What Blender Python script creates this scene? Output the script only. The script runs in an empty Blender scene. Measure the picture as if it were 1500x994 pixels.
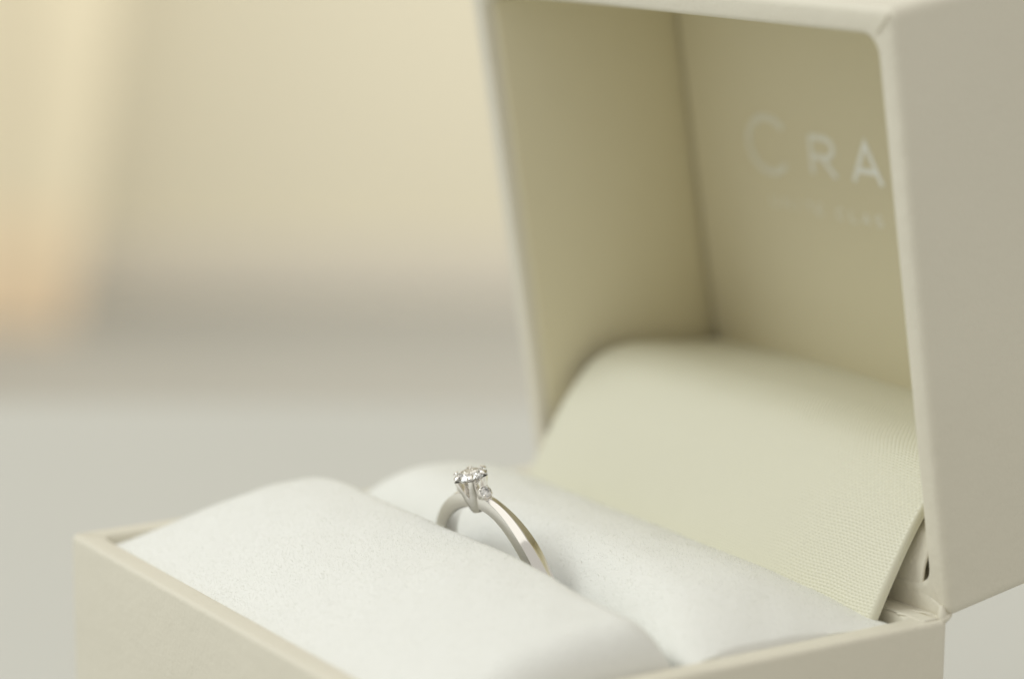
import bpy, bmesh, math, random
import numpy as np
from mathutils import Vector, Matrix
rng = np.random.default_rng(7)
random.seed(7)
sc = bpy.context.scene
MM = 0.001
W, D, TH, LD, T = 60.0, 49.45, math.radians(80.1), 23.56, 2.3      # box width, depth, lid angle, lid depth, wall (mm)
BH = 30.0                                                          # height of the base above the table top (z = 0)

# ------------------------------------------------------------------ camera
YAW, PITCH, ROLL = 2.5641, -0.1950, 0.0092
cam_d = bpy.data.cameras.new('camera'); cam = bpy.data.objects.new('camera', cam_d)
sc.collection.objects.link(cam); sc.camera = cam
fw = Vector((math.cos(PITCH)*math.cos(YAW), math.cos(PITCH)*math.sin(YAW), math.sin(PITCH)))
rt = fw.cross(Vector((0, 0, 1))).normalized(); up = rt.cross(fw)
R_ = math.cos(ROLL)*rt + math.sin(ROLL)*up; U_ = -math.sin(ROLL)*rt + math.cos(ROLL)*up
m = Matrix((R_, U_, -fw)).transposed().to_4x4()
m.translation = Vector((176.81, -112.89, 61.58+BH))*MM
cam.matrix_world = m
cam_d.sensor_width = 36; cam_d.sensor_fit = 'HORIZONTAL'
cam_d.lens = 3791.6/1500*36
cam_d.clip_start = 0.005; cam_d.clip_end = 50
cam_d.dof.use_dof = True; cam_d.dof.focus_distance = 0.2115; cam_d.dof.aperture_fstop = 13.0

# ------------------------------------------------------------------ room light
w = bpy.data.worlds.new('World'); sc.world = w; w.use_nodes = True
bg = w.node_tree.nodes['Background']; bg.inputs[0].default_value = (1.0, 0.965, 0.885, 1); bg.inputs[1].default_value = 0.58
def area(name, loc, target, size, power, col):
    l = bpy.data.lights.new(name, 'AREA'); l.shape = 'RECTANGLE'; l.size, l.size_y = size; l.energy = power; l.color = col
    o = bpy.data.objects.new(name, l); sc.collection.objects.link(o); o.location = loc
    o.rotation_euler = (Vector(target)-Vector(loc)).to_track_quat('-Z', 'Y').to_euler()
    return o
area('window_light', (-0.55, -0.75, 1.0), (0, 0, 0.03), (0.8, 0.6), 6.8, (0.93, 0.99, 0.98))
area('overhead_fill', (-0.1, -0.5, 1.7), (0.0, 0.0, 0.0), (2.2, 2.2), 8.0, (1.0, 0.975, 0.90))  # added overhead fill replacing part of the world light, for contrast in the metal
area('background_fill', (0.17681-0.8384*2.0+0.545*0.8, -0.11289+0.545*2.0+0.8384*0.8, 1.5), (0.17681-0.8384*4.7-0.545*0.4, -0.11289+0.545*4.7-0.8384*0.4, -0.3), (1.2, 0.8), 72.0, (1.0, 0.97, 0.92))  # added out-of-frame fill that brightens the far wall, floor and curtain

sc.view_settings.view_transform = 'Standard'; sc.view_settings.look = 'None'
sc.view_settings.exposure = 0.0; sc.view_settings.gamma = 1.0
sc.cycles.use_denoising = True
sc.cycles.max_bounces = 24; sc.cycles.transmission_bounces = 20; sc.cycles.diffuse_bounces = 6; sc.cycles.glossy_bounces = 8
sc.cycles.caustics_refractive = False; sc.cycles.caustics_reflective = False
sc.cycles.sample_clamp_indirect = 8.0

# ------------------------------------------------------------------ materials
def mat(name, col, rough=0.6, metal=0.0, spec=0.5, bumps=(), sheen=0.0, var=0.0, varscale=60, trans=0.0, ior=1.45, sub=0.0, aniso=None):
    M = bpy.data.materials.new(name); M.use_nodes = True
    nt = M.node_tree; b = nt.nodes['Principled BSDF']
    b.inputs['Base Color'].default_value = (*col, 1); b.inputs['Roughness'].default_value = rough
    b.inputs['Metallic'].default_value = metal; b.inputs['Specular IOR Level'].default_value = spec
    b.inputs['IOR'].default_value = ior; b.inputs['Transmission Weight'].default_value = trans
    if sheen:
        b.inputs['Sheen Weight'].default_value = sheen; b.inputs['Sheen Roughness'].default_value = 0.5
    if sub:
        b.inputs['Subsurface Weight'].default_value = sub; b.inputs['Subsurface Radius'].default_value = (1, .9, .75)
        b.inputs['Subsurface Scale'].default_value = 0.0007
    tc = nt.nodes.new('ShaderNodeTexCoord')
    if var:
        n = nt.nodes.new('ShaderNodeTexNoise'); n.inputs['Scale'].default_value = varscale; n.inputs['Detail'].default_value = 4
        nt.links.new(tc.outputs['Object'], n.inputs['Vector'])
        mx = nt.nodes.new('ShaderNodeMix'); mx.data_type = 'RGBA'
        mx.inputs[6].default_value = (*[c*(1-var) for c in col], 1); mx.inputs[7].default_value = (*[min(1, c*(1+var)) for c in col], 1)
        nt.links.new(n.outputs['Fac'], mx.inputs[0]); nt.links.new(mx.outputs[2], b.inputs['Base Color'])
    prev = None
    for scale, dist in bumps:
        n = nt.nodes.new('ShaderNodeTexNoise'); n.inputs['Scale'].default_value = scale; n.inputs['Detail'].default_value = 3
        nt.links.new(tc.outputs['Object'], n.inputs['Vector'])
        bp = nt.nodes.new('ShaderNodeBump'); bp.inputs['Distance'].default_value = dist; bp.inputs['Strength'].default_value = 1
        nt.links.new(n.outputs['Fac'], bp.inputs['Height'])
        if prev: nt.links.new(prev.outputs[0], bp.inputs['Normal'])
        prev = bp
    if prev: nt.links.new(prev.outputs[0], b.inputs['Normal'])
    return M
LEATHER = mat('cream_leatherette', (0.735, 0.70, 0.595), 0.5, spec=0.35, bumps=((2600, 0.00004), (600, 0.0001), (60, .0005)), var=0.02, varscale=80)
LINING = mat('cream_lining', (0.755, 0.705, 0.525), 0.6, spec=0.3, bumps=((3000, 0.00002), (300, .00005)), var=0.02)
SATIN = mat('ivory_satin', (0.72, 0.705, 0.575), 0.30, spec=0.5, sheen=0.15, bumps=((6000, 0.00001),))
PLUSH = mat('white_plush', (0.85, 0.855, 0.825), 0.95, spec=0.1, sheen=0.2, bumps=((1500, 0.000015), (250, .00012)))
METAL = mat('platinum', (0.88, 0.86, 0.83), 0.12, metal=1.0, bumps=((900, 0.000003),))
DIAMOND = mat('diamond', (1, 1, 1), 0.0, trans=1.0, ior=2.42)
FOIL = mat('silver_foil', (0.95, 0.97, 0.95), 0.34, metal=0.6, bumps=((1500, 0.000015),))
TABLE = mat('white_table', (0.59, 0.595, 0.565), 0.45, spec=0.4, bumps=((200, 0.00004),), var=0.015, varscale=8)
FLOORM = mat('grey_floor', (0.46, 0.46, 0.435), 0.7, bumps=((30, .001),), var=0.06, varscale=3)
WALLM = mat('cream_wall', (0.71, 0.67, 0.53), 0.9, bumps=((20, .001),), var=0.05, varscale=1.2)
CURTAIN = mat('yellow_curtain', (0.78, 0.71, 0.53), 0.9, bumps=((120, .002),), var=0.05, varscale=2)
GLOW_BLEND = mat('peach_glow_blend', (0.83, 0.71, 0.51), 0.9, bumps=((120, .002),), var=0.05, varscale=2)  # in-between colour of an added strip, blends the warm glow from fabric to hem
BOARD = mat('beige_baseboard', (0.62, 0.585, 0.50), 0.6, var=0.03, varscale=3)
PILE = mat('white_pile', (0.895, 0.90, 0.87), 1.0, spec=0.0)
for _n in [PILE.node_tree]:
    _t = _n.nodes.new('ShaderNodeBsdfTranslucent'); _t.inputs[0].default_value = (0.895, 0.90, 0.87, 1); _m = _n.nodes.new('ShaderNodeMixShader'); _m.inputs[0].default_value = 0.5
    _n.links.new(_n.nodes['Principled BSDF'].outputs[0], _m.inputs[1]); _n.links.new(_t.outputs[0], _m.inputs[2]); _n.links.new(_m.outputs[0], _n.nodes['Material Output'].inputs[0])
HEM = mat('orange_hem', (0.80, 0.65, 0.46), 0.9, bumps=((120, .002),), var=0.05, varscale=2)

# ------------------------------------------------------------------ helpers
def empty(name, loc, label, cat):
    o = bpy.data.objects.new(name, None); sc.collection.objects.link(o); o.location = loc; o.empty_display_size = 0.01
    o['label'] = label; o['category'] = cat
    return o
def link(name, me, material, parent=None, label=None, smooth=True, sharp=35):
    o = bpy.data.objects.new(name, me); sc.collection.objects.link(o)
    me.materials.append(material)
    if smooth:
        me.polygons.foreach_set('use_smooth', [True]*len(me.polygons))
        if sharp: me.set_sharp_from_angle(angle=math.radians(sharp))
    if parent is not None:
        o.parent = parent; o.matrix_parent_inverse = Matrix.Translation(parent_world(parent)).inverted()
    if label: o['label'] = label
    return o
def parent_world(o):
    return o.location if o.type == 'EMPTY' else Vector((0, 0, 0))
def mesh(name, verts, faces, xf=None):
    me = bpy.data.meshes.new(name)
    v = [xf(p) if xf else p for p in verts]
    me.from_pydata([(p[0]*MM, p[1]*MM, p[2]*MM) for p in v], [], faces)
    bm = bmesh.new(); bm.from_mesh(me); bmesh.ops.remove_doubles(bm, verts=bm.verts, dist=1e-7)
    bmesh.ops.recalc_face_normals(bm, faces=bm.faces); bm.to_mesh(me); bm.free()
    me.update(); return me
def rrect(hw, hd, r, n=6):
    pts = []
    for cx, cy, a0 in ((hw-r, hd-r, 0), (-hw+r, hd-r, 90), (-hw+r, -hd+r, 180), (hw-r, -hd+r, 270)):
        for k in range(n+1):
            a = math.radians(a0+90*k/n); pts.append((cx+r*math.cos(a), cy+r*math.sin(a)))
    return pts
def loft(loops, cap0=True, cap1=True):
    n = len(loops[0]); v = [p for l in loops for p in l]; f = []
    for i in range(len(loops)-1):
        for k in range(n):
            f.append((i*n+k, i*n+(k+1) % n, (i+1)*n+(k+1) % n, (i+1)*n+k))
    if cap0: f.append(tuple(range(n))[::-1])
    if cap1: f.append(tuple(range((len(loops)-1)*n, len(loops)*n)))
    return v, f
def tray(h, cav, r_out, r_in, e_out, e_in, hw=W/2, hd=D/2, t=T):
    """open box: closed end at z=0, rim at z=h, cavity depth cav; rounded edges"""
    L = []
    def add(w_, d_, r, z): L.append([(x, y, z) for x, y in rrect(w_, d_, r)])
    for k in range(5):
        a = math.radians(90*k/4); s = e_out*(1-math.sin(a)); add(hw-s, hd-s, max(r_out-s, .05), e_out*(1-math.cos(a)))
    for z in np.linspace(e_out, h-e_out, 5)[1:-1]: add(hw, hd, r_out, z)
    for k in range(5):
        a = math.radians(90*k/4); s = e_out*(1-math.cos(a)); add(hw-s, hd-s, max(r_out-s, .05), h-e_out+e_out*math.sin(a))
    for k in range(5):
        a = math.radians(90*k/4); s = t-e_in+e_in*math.sin(a); add(hw-s, hd-s, r_in+(t-s), h-e_in+e_in*math.cos(a))
    add(hw-t, hd-t, r_in, h-cav*.5); add(hw-t, hd-t, r_in, h-cav)
    return loft(L)
def grid(nu, nv, fn):
    v = [fn(i/(nu-1), j/(nv-1)) for i in range(nu) for j in range(nv)]
    f = [(i*nv+j, (i+1)*nv+j, (i+1)*nv+j+1, i*nv+j+1) for i in range(nu-1) for j in range(nv-1)]
    return v, f
def tube(pts, radii, n=8):
    pts = [Vector(p) for p in pts]; loops = []
    for i, p in enumerate(pts):
        t = (pts[min(i+1, len(pts)-1)]-pts[max(i-1, 0)]).normalized()
        a = t.cross(Vector((0.3, 0.2, 1))).normalized(); b = t.cross(a)
        loops.append([p+radii[i]*(math.cos(2*math.pi*k/n)*a+math.sin(2*math.pi*k/n)*b) for k in range(n)])
    return loft(loops)
def smooth(e0, e1, x):
    t = np.clip((x-e0)/(e1-e0), 0, 1); return t*t*(3-2*t)

# ------------------------------------------------------------------ the setting
def plate(name, x0, x1, y0, y1, z0, z1, r, material):
    cx, cy = (x0+x1)/2, (y0+y1)/2
    L = [[(cx+x, cy+y, z) for x, y in rrect((x1-x0)/2-s, (y1-y0)/2-s, 4)] for s, z in ((0, z0), (0, z1-r), (r*.3, z1-r*.3), (r, z1))]
    v, f = loft(L); o = link(name, mesh(name, v, f), material); o['kind'] = 'structure'; return o
# view direction on the ground; table edge 0.42 m from the camera, wall 4.6 m away
vx, vy = math.cos(YAW), math.sin(YAW); sx, sy = vy, -vx        # forward, screen right
cam_xy = (176.81, -112.89)
def oriented(name, d0, d1, s0, s1, z0, z1, material, r=2.0):
    L = []
    for s, z in ((0, z0), (0, z1-r), (r*.3, z1-r*.3), (r, z1)):
        L.append([(cam_xy[0]+vx*dd+sx*ss, cam_xy[1]+vy*dd+sy*ss, z) for dd, ss in ((d0+s, s0+s), (d1-s, s0+s), (d1-s, s1-s), (d0+s, s1-s))])
    v, f = loft(L); o = link(name, mesh(name, v, f), material); o['kind'] = 'structure'; return o
oriented('tabletop', -250, 409.5, -700, 700, -25, 0, TABLE, 1.5)
oriented('floor', -2500, 4720, -3500, 3500, -800, -760, FLOORM)
oriented('baseboard', 4680, 4699, -3400, 3400, -759, -650, BOARD, 6)
oriented('wall', 4700, 4800, -3500, 3500, -760, 1900, WALLM)

# curtain hanging at the wall, far out of focus
def curtain():
    root = empty('curtain', Vector((cam_xy[0]+vx*4350-sx*1100, cam_xy[1]+vy*4350-sy*1100, -760))*MM,
                 'pale yellow curtain with an orange hem hanging before the cream wall', 'curtain')
    def pt(s, z, wv=1.0):
        dd = 4350+10*math.sin(s/38)*wv+2*math.sin(s/17)
        return (cam_xy[0]+vx*dd+sx*s, cam_xy[1]+vy*dd+sy*s, z)
    for name, z0, z1, mt in (('fabric', -540, 1500, CURTAIN), ('band', -640, -540, GLOW_BLEND), ('hem', -755, -640, HEM)):
        n, m_ = 200, 12; v = []
        for i in range(n):
            for z in np.linspace(z0, z1, m_): v.append(pt(-1700+(1700-760+.17*min(z+755, 1100))*i/(n-1), z))
        f = [(i*m_+j, (i+1)*m_+j, (i+1)*m_+j+1, i*m_+j+1) for i in range(n-1) for j in range(m_-1)]
        o = link(name, mesh(name, v, f), mt, root, sharp=None)
        md = o.modifiers.new('thick', 'SOLIDIFY'); md.thickness = 0.004
        md = o.modifiers.new('crisp', 'EDGE_SPLIT'); md.split_angle = math.radians(50)
    return root
curtain()

# ------------------------------------------------------------------ the ring box
box = empty('ring_box', (0, 0, 0), 'open cream leatherette ring box with white plush cushions', 'ring box')
Z = lambda p: (p[0], p[1], p[2]+BH)
rv = Vector((0, -math.cos(TH), math.sin(TH))); dv = Vector((0, math.sin(TH), math.cos(TH)))
HINGE = Vector((0, D/2, BH))
def lidp(p):                       # (x, r along the lid rim from the hinge, d away from the rim)
    q = HINGE+rv*p[1]+dv*p[2]; return (p[0], q.y, q.z)

v, f = tray(BH, 21, 0.9, 1.0, 0.45, 0.5)
base = link('base', mesh('base', v, f), LEATHER, box)
# lid: same tray, closed end outwards
v, f = tray(LD, LD-T+1.5, 1.1, 1.6, 0.75, 0.55)
lid = link('lid', mesh('lid', v, f, lambda p: lidp((p[0], D/2-p[1]*1.0, LD-p[2]))), LEATHER, box)
# lining panels inside the lid
def panel(name, c, hw, hd, th, xf, parent, r=.5, label=None):
    e = min(.3, th*.45)
    L = [[(c[0]+x, c[1]+y, z) for x, y in rrect(hw-s, hd-s, max(r-s, .1), 4)] for s, z in ((0, 0), (0, th-e), (e*.3, th-e*.3), (e, th))]
    v, f = loft(L); return link(name, mesh(name, v, f, xf), LINING, parent, label)
cavd = LD-T+1.5
back = panel('lining_panel', (0, D/2), W/2-T-.75, D/2-T-.5, 1.5, lambda p: lidp((p[0], p[1], cavd-p[2])), lid)
for s in (-1, 1):
    panel('lining_panel', (D/2, cavd/2+.2), D/2-T-.9, cavd/2-.95, .45, lambda p, s=s: lidp((s*(W/2-T-p[2]), p[0], p[1])), lid)

# foil letters on the lid lining: strokes on the plane (x, r)
DL = LD-T
def stroke_poly(path, wd, close=False):
    """ribbon of width wd along path -> left, right lists"""
    P = [Vector((a, b)) for a, b in path]; Lf, Rt = [], []
    for i, p in enumerate(P):
        a = (P[i]-P[i-1]).normalized() if i else (P[1]-P[0]).normalized()
        b = (P[i+1]-P[i]).normalized() if i < len(P)-1 else a
        t = (a+b).normalized(); n = Vector((-t.y, t.x)); k = wd/2/max(.5, n.dot(Vector((-a.y, a.x))))
        Lf.append(p+n*k); Rt.append(p-n*k)
    return Lf, Rt
def letter(strokes, wd, x0, r0, sx_, sy_, name='letter', th=.05):
    v, f = [], []
    for i, s in enumerate(strokes):
        s = [(x0+a*sx_, r0+b*sy_) for a, b in s]; Lf, Rt = stroke_poly(s, wd); n = len(s); k = len(v); zz = DL-th-.004*i
        for P in (Lf, Rt): v += [(q.x, q.y, zz) for q in P]
        for P in (Lf, Rt): v += [(q.x, q.y, DL+.03) for q in P]
        for j in range(n-1):
            f += [(k+j, k+j+1, k+n+j+1, k+n+j), (k+2*n+j, k+3*n+j, k+3*n+j+1, k+2*n+j+1),
                  (k+j, k+2*n+j, k+2*n+j+1, k+j+1), (k+n+j, k+n+j+1, k+3*n+j+1, k+3*n+j)]
        f += [(k, k+n, k+3*n, k+2*n), (k+n-1, k+3*n-1, k+4*n-1, k+2*n-1)]
    return link(name, mesh(name, v, f, lidp), FOIL, lid, smooth=False)
def arc(cx, cy, rx, ry, a0, a1, n=20):
    return [(cx+rx*math.cos(math.radians(a0+(a1-a0)*k/n)), cy+ry*math.sin(math.radians(a0+(a1-a0)*k/n))) for k in range(n+1)]
GL = {'C': [arc(.5, .5, .5, .5, 42, 318, 28)],
      'R': [[(0, 0), (0, 1)], [(0, 1)]+arc(.55, .74, .38, .26, 90, -90, 14)+[(0, .48)], [(.45, .48), (1, 0)]],
      'A': [[(0, 0), (.5, 1), (1, 0)], [(.18, .3), (.82, .3)]],
      'U': [[(0, 1), (0, .35)]+arc(.5, .35, .5, .35, 180, 360, 10)+[(1, 1)]], 'N': [[(0, 0), (0, 1), (1, 0), (1, 1)]], 'I': [[(.5, 0), (.5, 1)]],
      'T': [[(0, 1), (1, 1)], [(.5, 1), (.5, 0)]], 'E': [[(.9, 1), (0, 1), (0, 0), (.9, 0)], [(0, .5), (.75, .5)]],
      'L': [[(0, 1), (0, 0), (.9, 0)]], 'S': [arc(.5, .75, .45, .25, 40, 270, 12)+arc(.5, .25, .45, .25, 90, -140, 12)]}
letter(GL['C'], .62, -17.6, 26.5, 6.1, 5.3)
letter(GL['R'], .55, -8.3, 27.05, 3.4, 3.6)
letter(GL['A'], .55, -2.45, 27.05, 3.9, 3.75)
xs = -15.0
for ch, dx in (('U', 1.75), ('N', 1.75), ('I', 1.6), ('T', 1.6), ('E', 2.9), ('C', 1.9), ('L', 1.7), ('A', 1.8), ('S', 1.6)):
    letter(GL[ch], .13, xs, 23.15, .95, .95, th=.02); xs += dx

# hinge: leatherette strip from the base rim up into the lid, rolled fold along the crease
PADW = 25.45
def hinge(u, s):
    X = 29.4-2.65*float(smooth(.44, .58, s))+.9*float(smooth(.80, .97, s)); x = X*(2*u-1)
    prof = [(0, D/2-2.2, .06), (.25, D/2-.9, .12), (.34, D/2-.16, .02), (.38, D/2-.22, .16), (.5, D/2-.25, 1.2), (.7, D/2-.05, 3.6), (.85, D/2+.75, 6.1), (1, D/2+3.2, 8.6)]
    for a, b in zip(prof, prof[1:]):
        if s <= b[0]:
            k = (s-a[0])/(b[0]-a[0]); y = a[1]+k*(b[1]-a[1]); z = a[2]+k*(b[2]-a[2]); break
    e = float(smooth(24, 28, abs(x))); y += .10*math.sin(s*11+abs(x)*1.6)*e*s
    return (x, y, z+BH)
v, f = grid(160, 40, hinge)
o = link('hinge_strip', mesh('hinge_strip', v, f), LEATHER, box, sharp=None)
md = o.modifiers.new('thick', 'SOLIDIFY'); md.thickness = 0.00018; md.offset = -1
for (z_, y_, r_) in ((.06, -1.0, .09),):
    pts = [(x, D/2+y_+.05*math.sin(x*1.7), BH+z_+.04*math.sin(x*.9+1)+.25*float(smooth(26.5, 29, x))) for x in np.linspace(-27.4, 29.0, 70)]
    v, f = tube(pts, [r_*(1-.5*float(smooth(27, 29, p[0]))) for p in pts]); link('hinge_fold', mesh('hinge_fold', v, f), LEATHER, box, sharp=None)
# gathered leatherette at the two hinge corners
def bez(a, b, c, n=13): return [tuple((1-k/n)**2*a[i]+2*(k/n)*(1-k/n)*b[i]+(k/n)**2*c[i] for i in range(3)) for k in range(n+1)]
for s in (-1, 1):
    for a, b, c, r0, fn in (((28.0, 3.6, .12), (28.4, 1.8, .12), (29.3, .55, .16), .20, lidp), ((28.5, 4.6, .16), (29.0, 2.6, .13), (29.5, .9, .22), .20, lidp),
                            ((29.2, 2.6, .12), (29.5, 1.6, .2), (29.75, .7, .35), .16, lidp), ((27.9, 1.3, .05), (28.6, .7, .05), (29.5, .35, .2), .18, lidp),
                            ((26.2, D/2-2.3, BH-.08), (28.0, D/2-1.6, BH-.02), (29.3, D/2-.6, BH-.08), .17, None), ((27.6, D/2-1.0, BH-.02), (28.6, D/2-.5, BH+.06), (29.6, D/2-.35, BH-.25), .20, None)):
        P = [(s*p[0], p[1], p[2]) for p in bez(a, b, c)]; n_ = len(P)
        v, f = tube(P, [r0*(.3+.7*math.sin(math.pi*(.08+.84*k/(n_-1)))) for k in range(n_)], 10)
        link('corner_fold', mesh('corner_fold', v, f, fn), LEATHER, box, sharp=None)
    for a, b, c, r0 in (((29.1, -.45, -.9), (29.6, -.3, .1), (29.1, -.2, 1.0), .38), ((28.8, -.05, -.7), (29.5, .1, .05), (28.9, .4, .8), .36), ((29.3, -.7, -.25), (29.65, -.3, .02), (29.5, .45, .25), .30)):
        P = [(s*p[0], D/2+p[1], BH+p[2]) for p in bez(a, b, c)]; n_ = len(P)
        v, f = tube(P, [r0*(.4+.6*math.sin(math.pi*(.08+.84*k/(n_-1)))) for k in range(n_)], 12)
        link('corner_fold', mesh('corner_fold', v, f), LEATHER, box, sharp=None)
def hback(u, t):
    x = 28.7*(2*u-1); P = [(D/2+.03, -3), (D/2+.04, -.5), (D/2+.12, -.05), (D/2+.4, .12), (D/2+.9, .28)]
    k = min(int(t*4), 3); q = t*4-k; return (x, P[k][0]+q*(P[k+1][0]-P[k][0]), BH+P[k][1]+q*(P[k+1][1]-P[k][1]))
v, f = grid(20, 13, hback); o = link('hinge_spine', mesh('hinge_spine', v, f), LEATHER, box, sharp=None)
md = o.modifiers.new('thick', 'SOLIDIFY'); md.thickness = 0.0002
# mitred folds on the rim corners
for s in (-1, 1):
    for q in (0, 1):
        P = [(s*(W/2-.5-k*.24), (D-.5-k*.24) if q else 0, 0) for k in range(8)]
        if q:
            v, f = tube([(p[0], p[1], -.01-.05*math.sin(i*.5)) for i, p in enumerate(P)], [.07+.05*math.sin(math.pi*i/7) for i in range(8)])
            link('rim_seam', mesh('rim_seam', v, f, lidp), LEATHER, lid, sharp=None)
    v, f = tube([(s*(W/2-.5-k*.24), -D/2+.5+k*.24, BH+.0+.03*math.sin(k*.5)) for k in range(8)], [.05+.04*math.sin(math.pi*i/7) for i in range(8)])
    link('rim_seam', mesh('rim_seam', v, f), LEATHER, base, sharp=None)

# satin covered card that bridges the hinge, woven surface as real relief
PROF = [(17.6, -6.0), (20.3, -.6), (22.0, 2.7), (23.9, 6.0), (25.5, 8.3), (27.5, 10.5), (29.6, 11.7), (32.5, 12.15), (37, 11.9), (45.0, 11.4)]
def spline(P, n):
    P = [Vector(p) for p in P]; Q = [2*P[0]-P[1]]+P+[2*P[-1]-P[-2]]; out = []
    for i in range(1, len(Q)-2):
        for k in range(n):
            t = k/n; a, b, c, d = Q[i-1], Q[i], Q[i+1], Q[i+2]
            out.append(.5*((2*b)+(c-a)*t+(2*a-5*b+4*c-d)*t*t+(3*b-a-3*c+d)*t**3))
    out.append(P[-1]); return out
def satin():
    C = np.array([(p.x, p.y) for p in spline(PROF, 24)]); seg = np.r_[0, np.cumsum(np.hypot(*np.diff(C, axis=0).T))]
    nv, nu = 640, 760; S = np.linspace(0, seg[-1], nv)
    y = np.interp(S, seg, C[:, 0]); z = np.interp(S, seg, C[:, 1])
    ty, tz = np.gradient(y), np.gradient(z); l = np.hypot(ty, tz); ny, nz = -tz/l, ty/l
    x = np.linspace(-PADW, PADW, nu); X, SS = np.meshgrid(x, S, indexing='ij')
    pu, pv = .46, .27
    wob = .06*np.sin(X*.9)+.05*np.sin(SS*1.3+X*.3)
    V = (SS+wob)/pv; row = np.floor(V); U = X/pu+.5*(row % 2)+.04*np.sin(SS*2.1)
    h = .095*np.power(np.abs(np.sin(np.pi*V)), .7)*(.05+.95*np.abs(np.sin(np.pi*U)))
    h += .10*np.sin(X*.23+1)*np.sin(SS*.31)
    e = PADW-np.abs(X); edge = 1-np.sqrt(np.clip(1-(1-np.clip(e/.4, 0, 1))**2, 0, 1))    # rolled cloth edge
    h = h*smooth(.1, .6, e)-.42*edge
    Y = y[None]+ny[None]*h; ZZ = z[None]+nz[None]*h
    v = np.stack([X, Y, ZZ+BH], -1).reshape(-1, 3)*MM
    i, j = np.meshgrid(np.arange(nu-1), np.arange(nv-1), indexing='ij'); a = (i*nv+j).ravel()
    f = np.stack([a, a+nv, a+nv+1, a+1], 1)
    me = bpy.data.meshes.new('satin_panel'); me.vertices.add(len(v)); me.vertices.foreach_set('co', v.ravel())
    me.loops.add(f.size); me.loops.foreach_set('vertex_index', f.ravel().astype(np.int32)); me.polygons.add(len(f))
    me.polygons.foreach_set('loop_start', (np.arange(len(f))*4).astype(np.int32)); me.update(calc_edges=True)
    o = link('satin_panel', me, SATIN, box, 'ivory woven satin panel curving up over the hinge into the lid', sharp=None)
    # card behind the cloth
    vv = []; n = len(C); k = 6
    idx = list(range(0, n, k)); 
    for X0 in (-PADW+.02, PADW-.02):
        for q in idx:
            a = C[min(q+1, n-1)]-C[max(q-1, 0)]; a = a/np.hypot(*a); nn = np.array([-a[1], a[0]])
            for off in (-.3, -.75): vv.append((X0, C[q][0]+nn[0]*off, C[q][1]+nn[1]*off+BH))
    m_ = len(idx); ff = []
    P = lambda s, q, o_: s*2*m_+q*2+o_
    for q in range(m_-1):
        ff += [(P(0, q, 0), P(0, q+1, 0), P(1, q+1, 0), P(1, q, 0)), (P(0, q, 1), P(1, q, 1), P(1, q+1, 1), P(0, q+1, 1)),
               (P(0, q, 0), P(0, q, 1), P(0, q+1, 1), P(0, q+1, 0)), (P(1, q, 0), P(1, q+1, 0), P(1, q+1, 1), P(1, q, 1))]
    ff += [(P(0, 0, 0), P(1, 0, 0), P(1, 0, 1), P(0, 0, 1)), (P(0, m_-1, 0), P(0, m_-1, 1), P(1, m_-1, 1), P(1, m_-1, 0))]
    c_ = link('card', mesh('card', vv, ff), SATIN, o)
satin()

# plush cushions
XL = W/2-T-.15
def nz(x, y, s):
    return (np.sin(x*.9*s+1.3*np.sin(y*.7*s))+np.sin(y*1.1*s+1.7*np.sin(x*.6*s+2))+np.sin((x+y)*.53*s+.6))/3
def fall(x, right=3.5):
    r = np.where(x > 0, right, 9.5); e = np.clip((XL-np.abs(x))/r, 0, 1); return np.sqrt(np.clip(1-(1-e)**2.2, 0, 1))
def front_h(x, y):
    y0, yc, H = -D/2+T+.1, -4.7, 4.65
    H = H-1.4*smooth(8, 30, x)
    u = np.clip((y-y0)/(yc-y0), 0, 1); z = -.5+(H+.5)*(1-(1-u)**1.75)
    q = np.clip((y-yc)/(-.75-yc), 0, 1); z = z-(q > 0)*((1-np.sqrt(np.clip(1-q**2.4, 0, 1)))*(11-7*smooth(14, 26, x)))
    z = np.where(z > -.9, -.9+(z+.9)*fall(x), z)
    return z+.10*nz(x, y, .35)+.06*nz(x, y, 1.1)
def back_h(x, y):
    y1, yc, H = 22.2, 8.5, 4.1
    H = H-.6*smooth(0, 28, x)
    u = np.clip((y1-y)/(y1-yc), 0, 1); z = -1.2+(H+1.2)*(1-(1-u)**2.0)
    q = np.clip((yc-y)/(yc-.75), 0, 1); z = z-(q > 0)*((1-np.sqrt(np.clip(1-q**2.7, 0, 1)))*(11-7*smooth(14, 26, x)))
    z = np.where(z > -.9, -.9+(z+.9)*np.where(x > 0, 1-(1-np.clip((XL+1.5-x)/13, 0, 1))**2.4, fall(x)), z)
    return z+.10*nz(x+9, y, .35)+.06*nz(x, y+5, 1.1)
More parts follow.
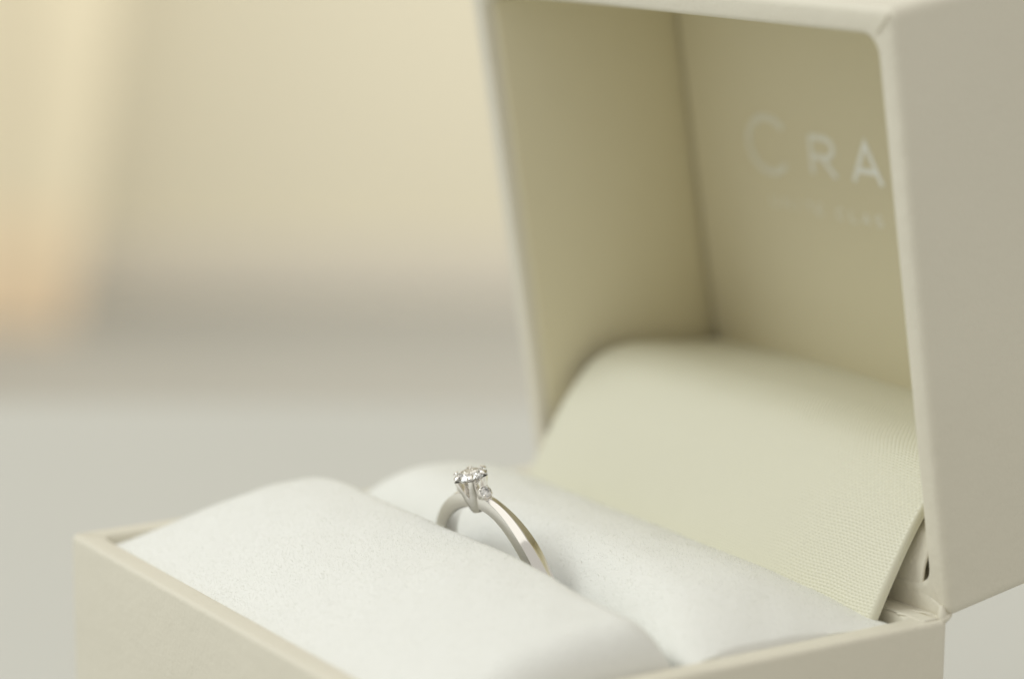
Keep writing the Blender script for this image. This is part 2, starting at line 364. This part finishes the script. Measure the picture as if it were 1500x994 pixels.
def cushion(name, fn, y0, y1, slot, label):
    nx, ny = 150, 90
    x = np.linspace(-XL, XL, nx)
    s = np.linspace(0, 1, ny); yy = y0+(y1-y0)*(1-(1-s)**2 if slot > 0 else s**2)       # finer sampling at the slot
    X, Y = np.meshgrid(x, yy, indexing='ij'); Zh = fn(X, Y)
    v = [tuple(p) for p in np.stack([X, Y, Zh+BH], -1).reshape(-1, 3)]
    f = [(i*ny+j, (i+1)*ny+j, (i+1)*ny+j+1, i*ny+j+1) for i in range(nx-1) for j in range(ny-1)]
    loop = [i*ny for i in range(nx)]+[(nx-1)*ny+j for j in range(1, ny)]+[i*ny+ny-1 for i in range(nx-2, -1, -1)]+[j for j in range(ny-2, 0, -1)]
    k = len(v); v += [(v[i][0], v[i][1], BH-19.5) for i in loop]; n = len(loop)
    f += [(loop[i], k+i, k+(i+1) % n, loop[(i+1) % n]) for i in range(n)]+[tuple(range(k, k+n))]
    o = link(name, mesh(name, v, f), PLUSH, box, label, sharp=60)
    # pile: short curled fibres
    N = 130000
    px = rng.uniform(-XL+.1, XL-.1, N); t = rng.uniform(0, 1, N); py = y0+(y1-y0)*t
    e = .05; pz = fn(px, py); gx = (fn(px+e, py)-fn(px-e, py))/(2*e); gy = (fn(px, py+e)-fn(px, py-e))/(2*e)
    ok = pz > -3; px, py, pz, gx, gy = (a[ok] for a in (px, py, pz, gx, gy)); N = len(px)
    nrm = np.stack([-gx, -gy, np.ones(N)], 1); nrm /= np.linalg.norm(nrm, axis=1)[:, None]
    lean = rng.normal(0, .75, (N, 3))+np.array([.15, -.1, 0]); d1 = nrm+lean; d1 /= np.linalg.norm(d1, axis=1)[:, None]
    d2 = d1+rng.normal(0, .6, (N, 3)); d2 /= np.linalg.norm(d2, axis=1)[:, None]
    L = rng.uniform(.06, .17, N)[:, None]; L = np.where(rng.random((N, 1)) < .006, L*3.2, L)
    side = np.cross(d1, rng.normal(0, 1, (N, 3))); side /= np.linalg.norm(side, axis=1)[:, None]; wd = rng.uniform(.010, .020, N)[:, None]
    b = np.stack([px, py, pz+BH-.03], 1); mid = b+d1*L*.6; tip = mid+d2*L*.4
    V = np.stack([b-side*wd, b+side*wd, mid+side*wd*.8, mid-side*wd*.8, tip], 1).reshape(-1, 3)*MM
    a = np.arange(N)*5
    lv = np.stack([a, a+1, a+2, a, a+2, a+3, a+3, a+2, a+4], 1).ravel().astype(np.int32)
    me = bpy.data.meshes.new('pile'); me.vertices.add(len(V)); me.vertices.foreach_set('co', V.ravel())
    me.loops.add(len(lv)); me.loops.foreach_set('vertex_index', lv); me.polygons.add(len(lv)//3)
    me.polygons.foreach_set('loop_start', (np.arange(len(lv)//3)*3).astype(np.int32)); me.update(calc_edges=True)
    p = link('pile', me, PILE, o, smooth=False); p['kind'] = 'stuff'
cushion('cushion', front_h, -D/2+T+.1, -.75, 1, 'bright white plush cushion between the slot and the low rim')
cushion('cushion', back_h, .75, 22.2, -1, 'white plush cushion between the slot and the satin panel')

# ------------------------------------------------------------------ the ring
RC = Vector((0.79, 0.756, -0.966+BH)); RI, RO, TILT, LEAN = 7.27, 8.71, math.radians(-4.5), math.radians(14)
ring = empty('diamond_ring', (RC.x*MM, (RC.y+RO*math.sin(LEAN))*MM, (RC.z-RO*math.cos(LEAN))*MM), 'platinum ring with a six claw solitaire diamond standing in the cushion slot', 'ring')
CL, SL = math.cos(LEAN), math.sin(LEAN)
def hp(p):                         # ring frame: x along the band, y across, z radial from the ring centre through the head
    x, y, z = p; c, s = math.cos(TILT), math.sin(TILT); x, z = x*c+z*s, -x*s+z*c
    return (RC.x+x, RC.y+y*CL-z*SL, RC.z+y*SL+z*CL)
def rp(p):
    phi, r, y = p; return hp((r*math.sin(phi), y, r*math.cos(phi)))
loops = []
n = 192
for i in range(n):
    phi = 2*math.pi*i/n; a = abs(math.degrees((phi+math.pi) % (2*math.pi)-math.pi))
    w_ = .44+.31*float(smooth(10, 60, a)); o_ = RO-.18*float(smooth(14, 0, a)); ch = .10+.05*float(smooth(12, 50, a))
    prof = [(RI+.10, -w_), (o_-ch-.05, -w_), (o_-ch+.03, -w_+.04), (o_-.06, -w_*.42), (o_, -w_*.16), (o_, w_*.16), (o_-.06, w_*.42), (o_-ch+.03, w_-.04), (o_-ch-.05, w_), (RI+.10, w_), (RI+.02, w_-.08), (RI, w_*.5), (RI, -w_*.5), (RI+.02, -w_+.08)]
    loops.append([rp((phi, r, y)) for r, y in prof])
loops.append(loops[0]); v, f = loft(loops, False, False)
link('band', mesh('band', v, f), METAL, ring, sharp=28)

def brilliant(r, name):
    bm = bmesh.new(); P = []
    for k in range(8):
        a = math.radians(45*k); b = math.radians(45*k+22.5)
        P.append((.57*math.cos(b), .57*math.sin(b), .30)); P.append((.80*math.cos(a), .80*math.sin(a), .178))
        P.append((.24*math.cos(a), .24*math.sin(a), -.67))
    for k in range(32):
        a = math.radians(11.25*k); P.append((math.cos(a), math.sin(a), .025)); P.append((math.cos(a), math.sin(a), -.025))
    P.append((0, 0, -.88))
    for p in P: bm.verts.new(p)
    bmesh.ops.convex_hull(bm, input=bm.verts); bmesh.ops.dissolve_limit(bm, angle_limit=math.radians(1.5), verts=bm.verts, edges=bm.edges)
    v = [tuple(x*r for x in q.co) for q in bm.verts]; bm.verts.index_update(); f = [[q.index for q in fc.verts] for fc in bm.faces]; bm.free(); return v, f
# head: cup and six claws
Z0, ZC, ZG = 6.98, 8.35, 10.13               # foot, where the claws part, girdle (radii from the ring centre)
def rad(z): return .62+(1.46-.62)*((z-Z0)/(ZG-Z0))**.85 if z > Z0 else .62
L = []
for z in np.linspace(Z0, ZC, 8): L.append([(rad(z)*math.cos(a), rad(z)*math.sin(a), z) for a in np.linspace(0, 2*math.pi, 49)[:-1]])
L[0] = [(x*.93, y*.93, z-.03) for x, y, z in L[0]]
for z in np.linspace(ZC, ZC-.7, 4): L.append([((rad(z)-.26)*math.cos(a), (rad(z)-.26)*math.sin(a), z) for a in np.linspace(0, 2*math.pi, 49)[:-1]])
v, f = loft(L); head = link('setting', mesh('setting', v, f, hp), METAL, ring, sharp=40)
for k in range(6):
    az = math.radians(30+60*k); secs = []
    zs = list(np.linspace(ZC-.02, ZG+.02, 13))
    for z in zs:
        u = (z-ZC)/(ZG-ZC); hw = math.radians(30)*(1-u)**2.2*0.99+math.radians(11.5)*(1-(1-u)**2.2); r1 = rad(max(z, Z0)); r0 = r1-.24
        r1 += .13*float(smooth(.1, .8, u))
        A = np.linspace(-hw, hw, 7); crown = [r1-.05*(abs(t)/hw)**2*min(1, 2*u) for t in A]
        secs.append([(c*math.cos(az+t), c*math.sin(az+t), z) for c, t in zip(crown, A)]+[(r0*math.cos(az+t), r0*math.sin(az+t), z) for t in A[::-1]])
    # claw tip folded over the crown
    for (rc, zc, s) in ((1.39, ZG+.14, .27), (1.30, ZG+.26, .25), (1.18, ZG+.35, .18), (1.07, ZG+.38, .06)):
        ring_ = []
        for j in range(14):
            t = 2*math.pi*j/14; 
        A = np.linspace(-1, 1, 7)
        out = [(rc+s*.75*math.sqrt(max(0, 1-t*t*.9)), t*s) for t in A]; inn = [(rc-s*.55*math.sqrt(max(0, 1-t*t*.9)), t*s) for t in A[::-1]]
        secs.append([(q*math.cos(az)-w2*math.sin(az), q*math.sin(az)+w2*math.cos(az), zc) for q, w2 in out+inn])
    v, f = loft(secs); link('claw', mesh('claw', v, f, hp), METAL, head, sharp=50)
v, f = brilliant(1.36, 'd'); link('diamond', mesh('diamond', [(x, y, z+ZG-.03) for x, y, z in v], f, hp), DIAMOND, ring, 'round brilliant cut solitaire diamond', smooth=False)
# shoulder stones
for s in (-1, 1):
    ax = math.radians(52)*s; cx, cz = 1.85*s, 8.9
    def sp(p, ax=ax, cx=cx, cz=cz):
        x, y, z = p; return hp((cx+x*math.cos(ax)+z*math.sin(ax), y, cz-x*math.sin(ax)+z*math.cos(ax)))
    NS = 40; L = []
    for (r, z) in ((.30, -1.35), (.42, -.95), (.53, -.5), (.58, -.1), (.56, .02), (.50, .03), (.45, -.08), (.32, -.35), (.10, -.5)):
        L.append([(r*math.cos(2*math.pi*k/NS), r*math.sin(2*math.pi*k/NS), z) for k in range(NS)])
    v, f = loft(L); st = link('shoulder_setting', mesh('shoulder_setting', v, f, sp), METAL, ring, sharp=40)
    for k in range(4):
        az = math.radians(45+90*k); secs = []
        for (rc, z, q) in ((.50, -.4, .13), (.52, -.1, .13), (.50, .08, .125), (.47, .16, .10), (.44, .20, .05), (.43, .21, .012)):
            secs.append([(rc*math.cos(az)+q*math.cos(2*math.pi*j/12), rc*math.sin(az)+q*math.sin(2*math.pi*j/12), z) for j in range(12)])
        v, f = loft(secs); link('claw', mesh('claw', v, f, sp), METAL, st, sharp=60)
    v, f = brilliant(.47, 's'); link('shoulder_diamond', mesh('shoulder_diamond', [(x, y, z+.02) for x, y, z in v], f, sp), DIAMOND, ring, smooth=False)
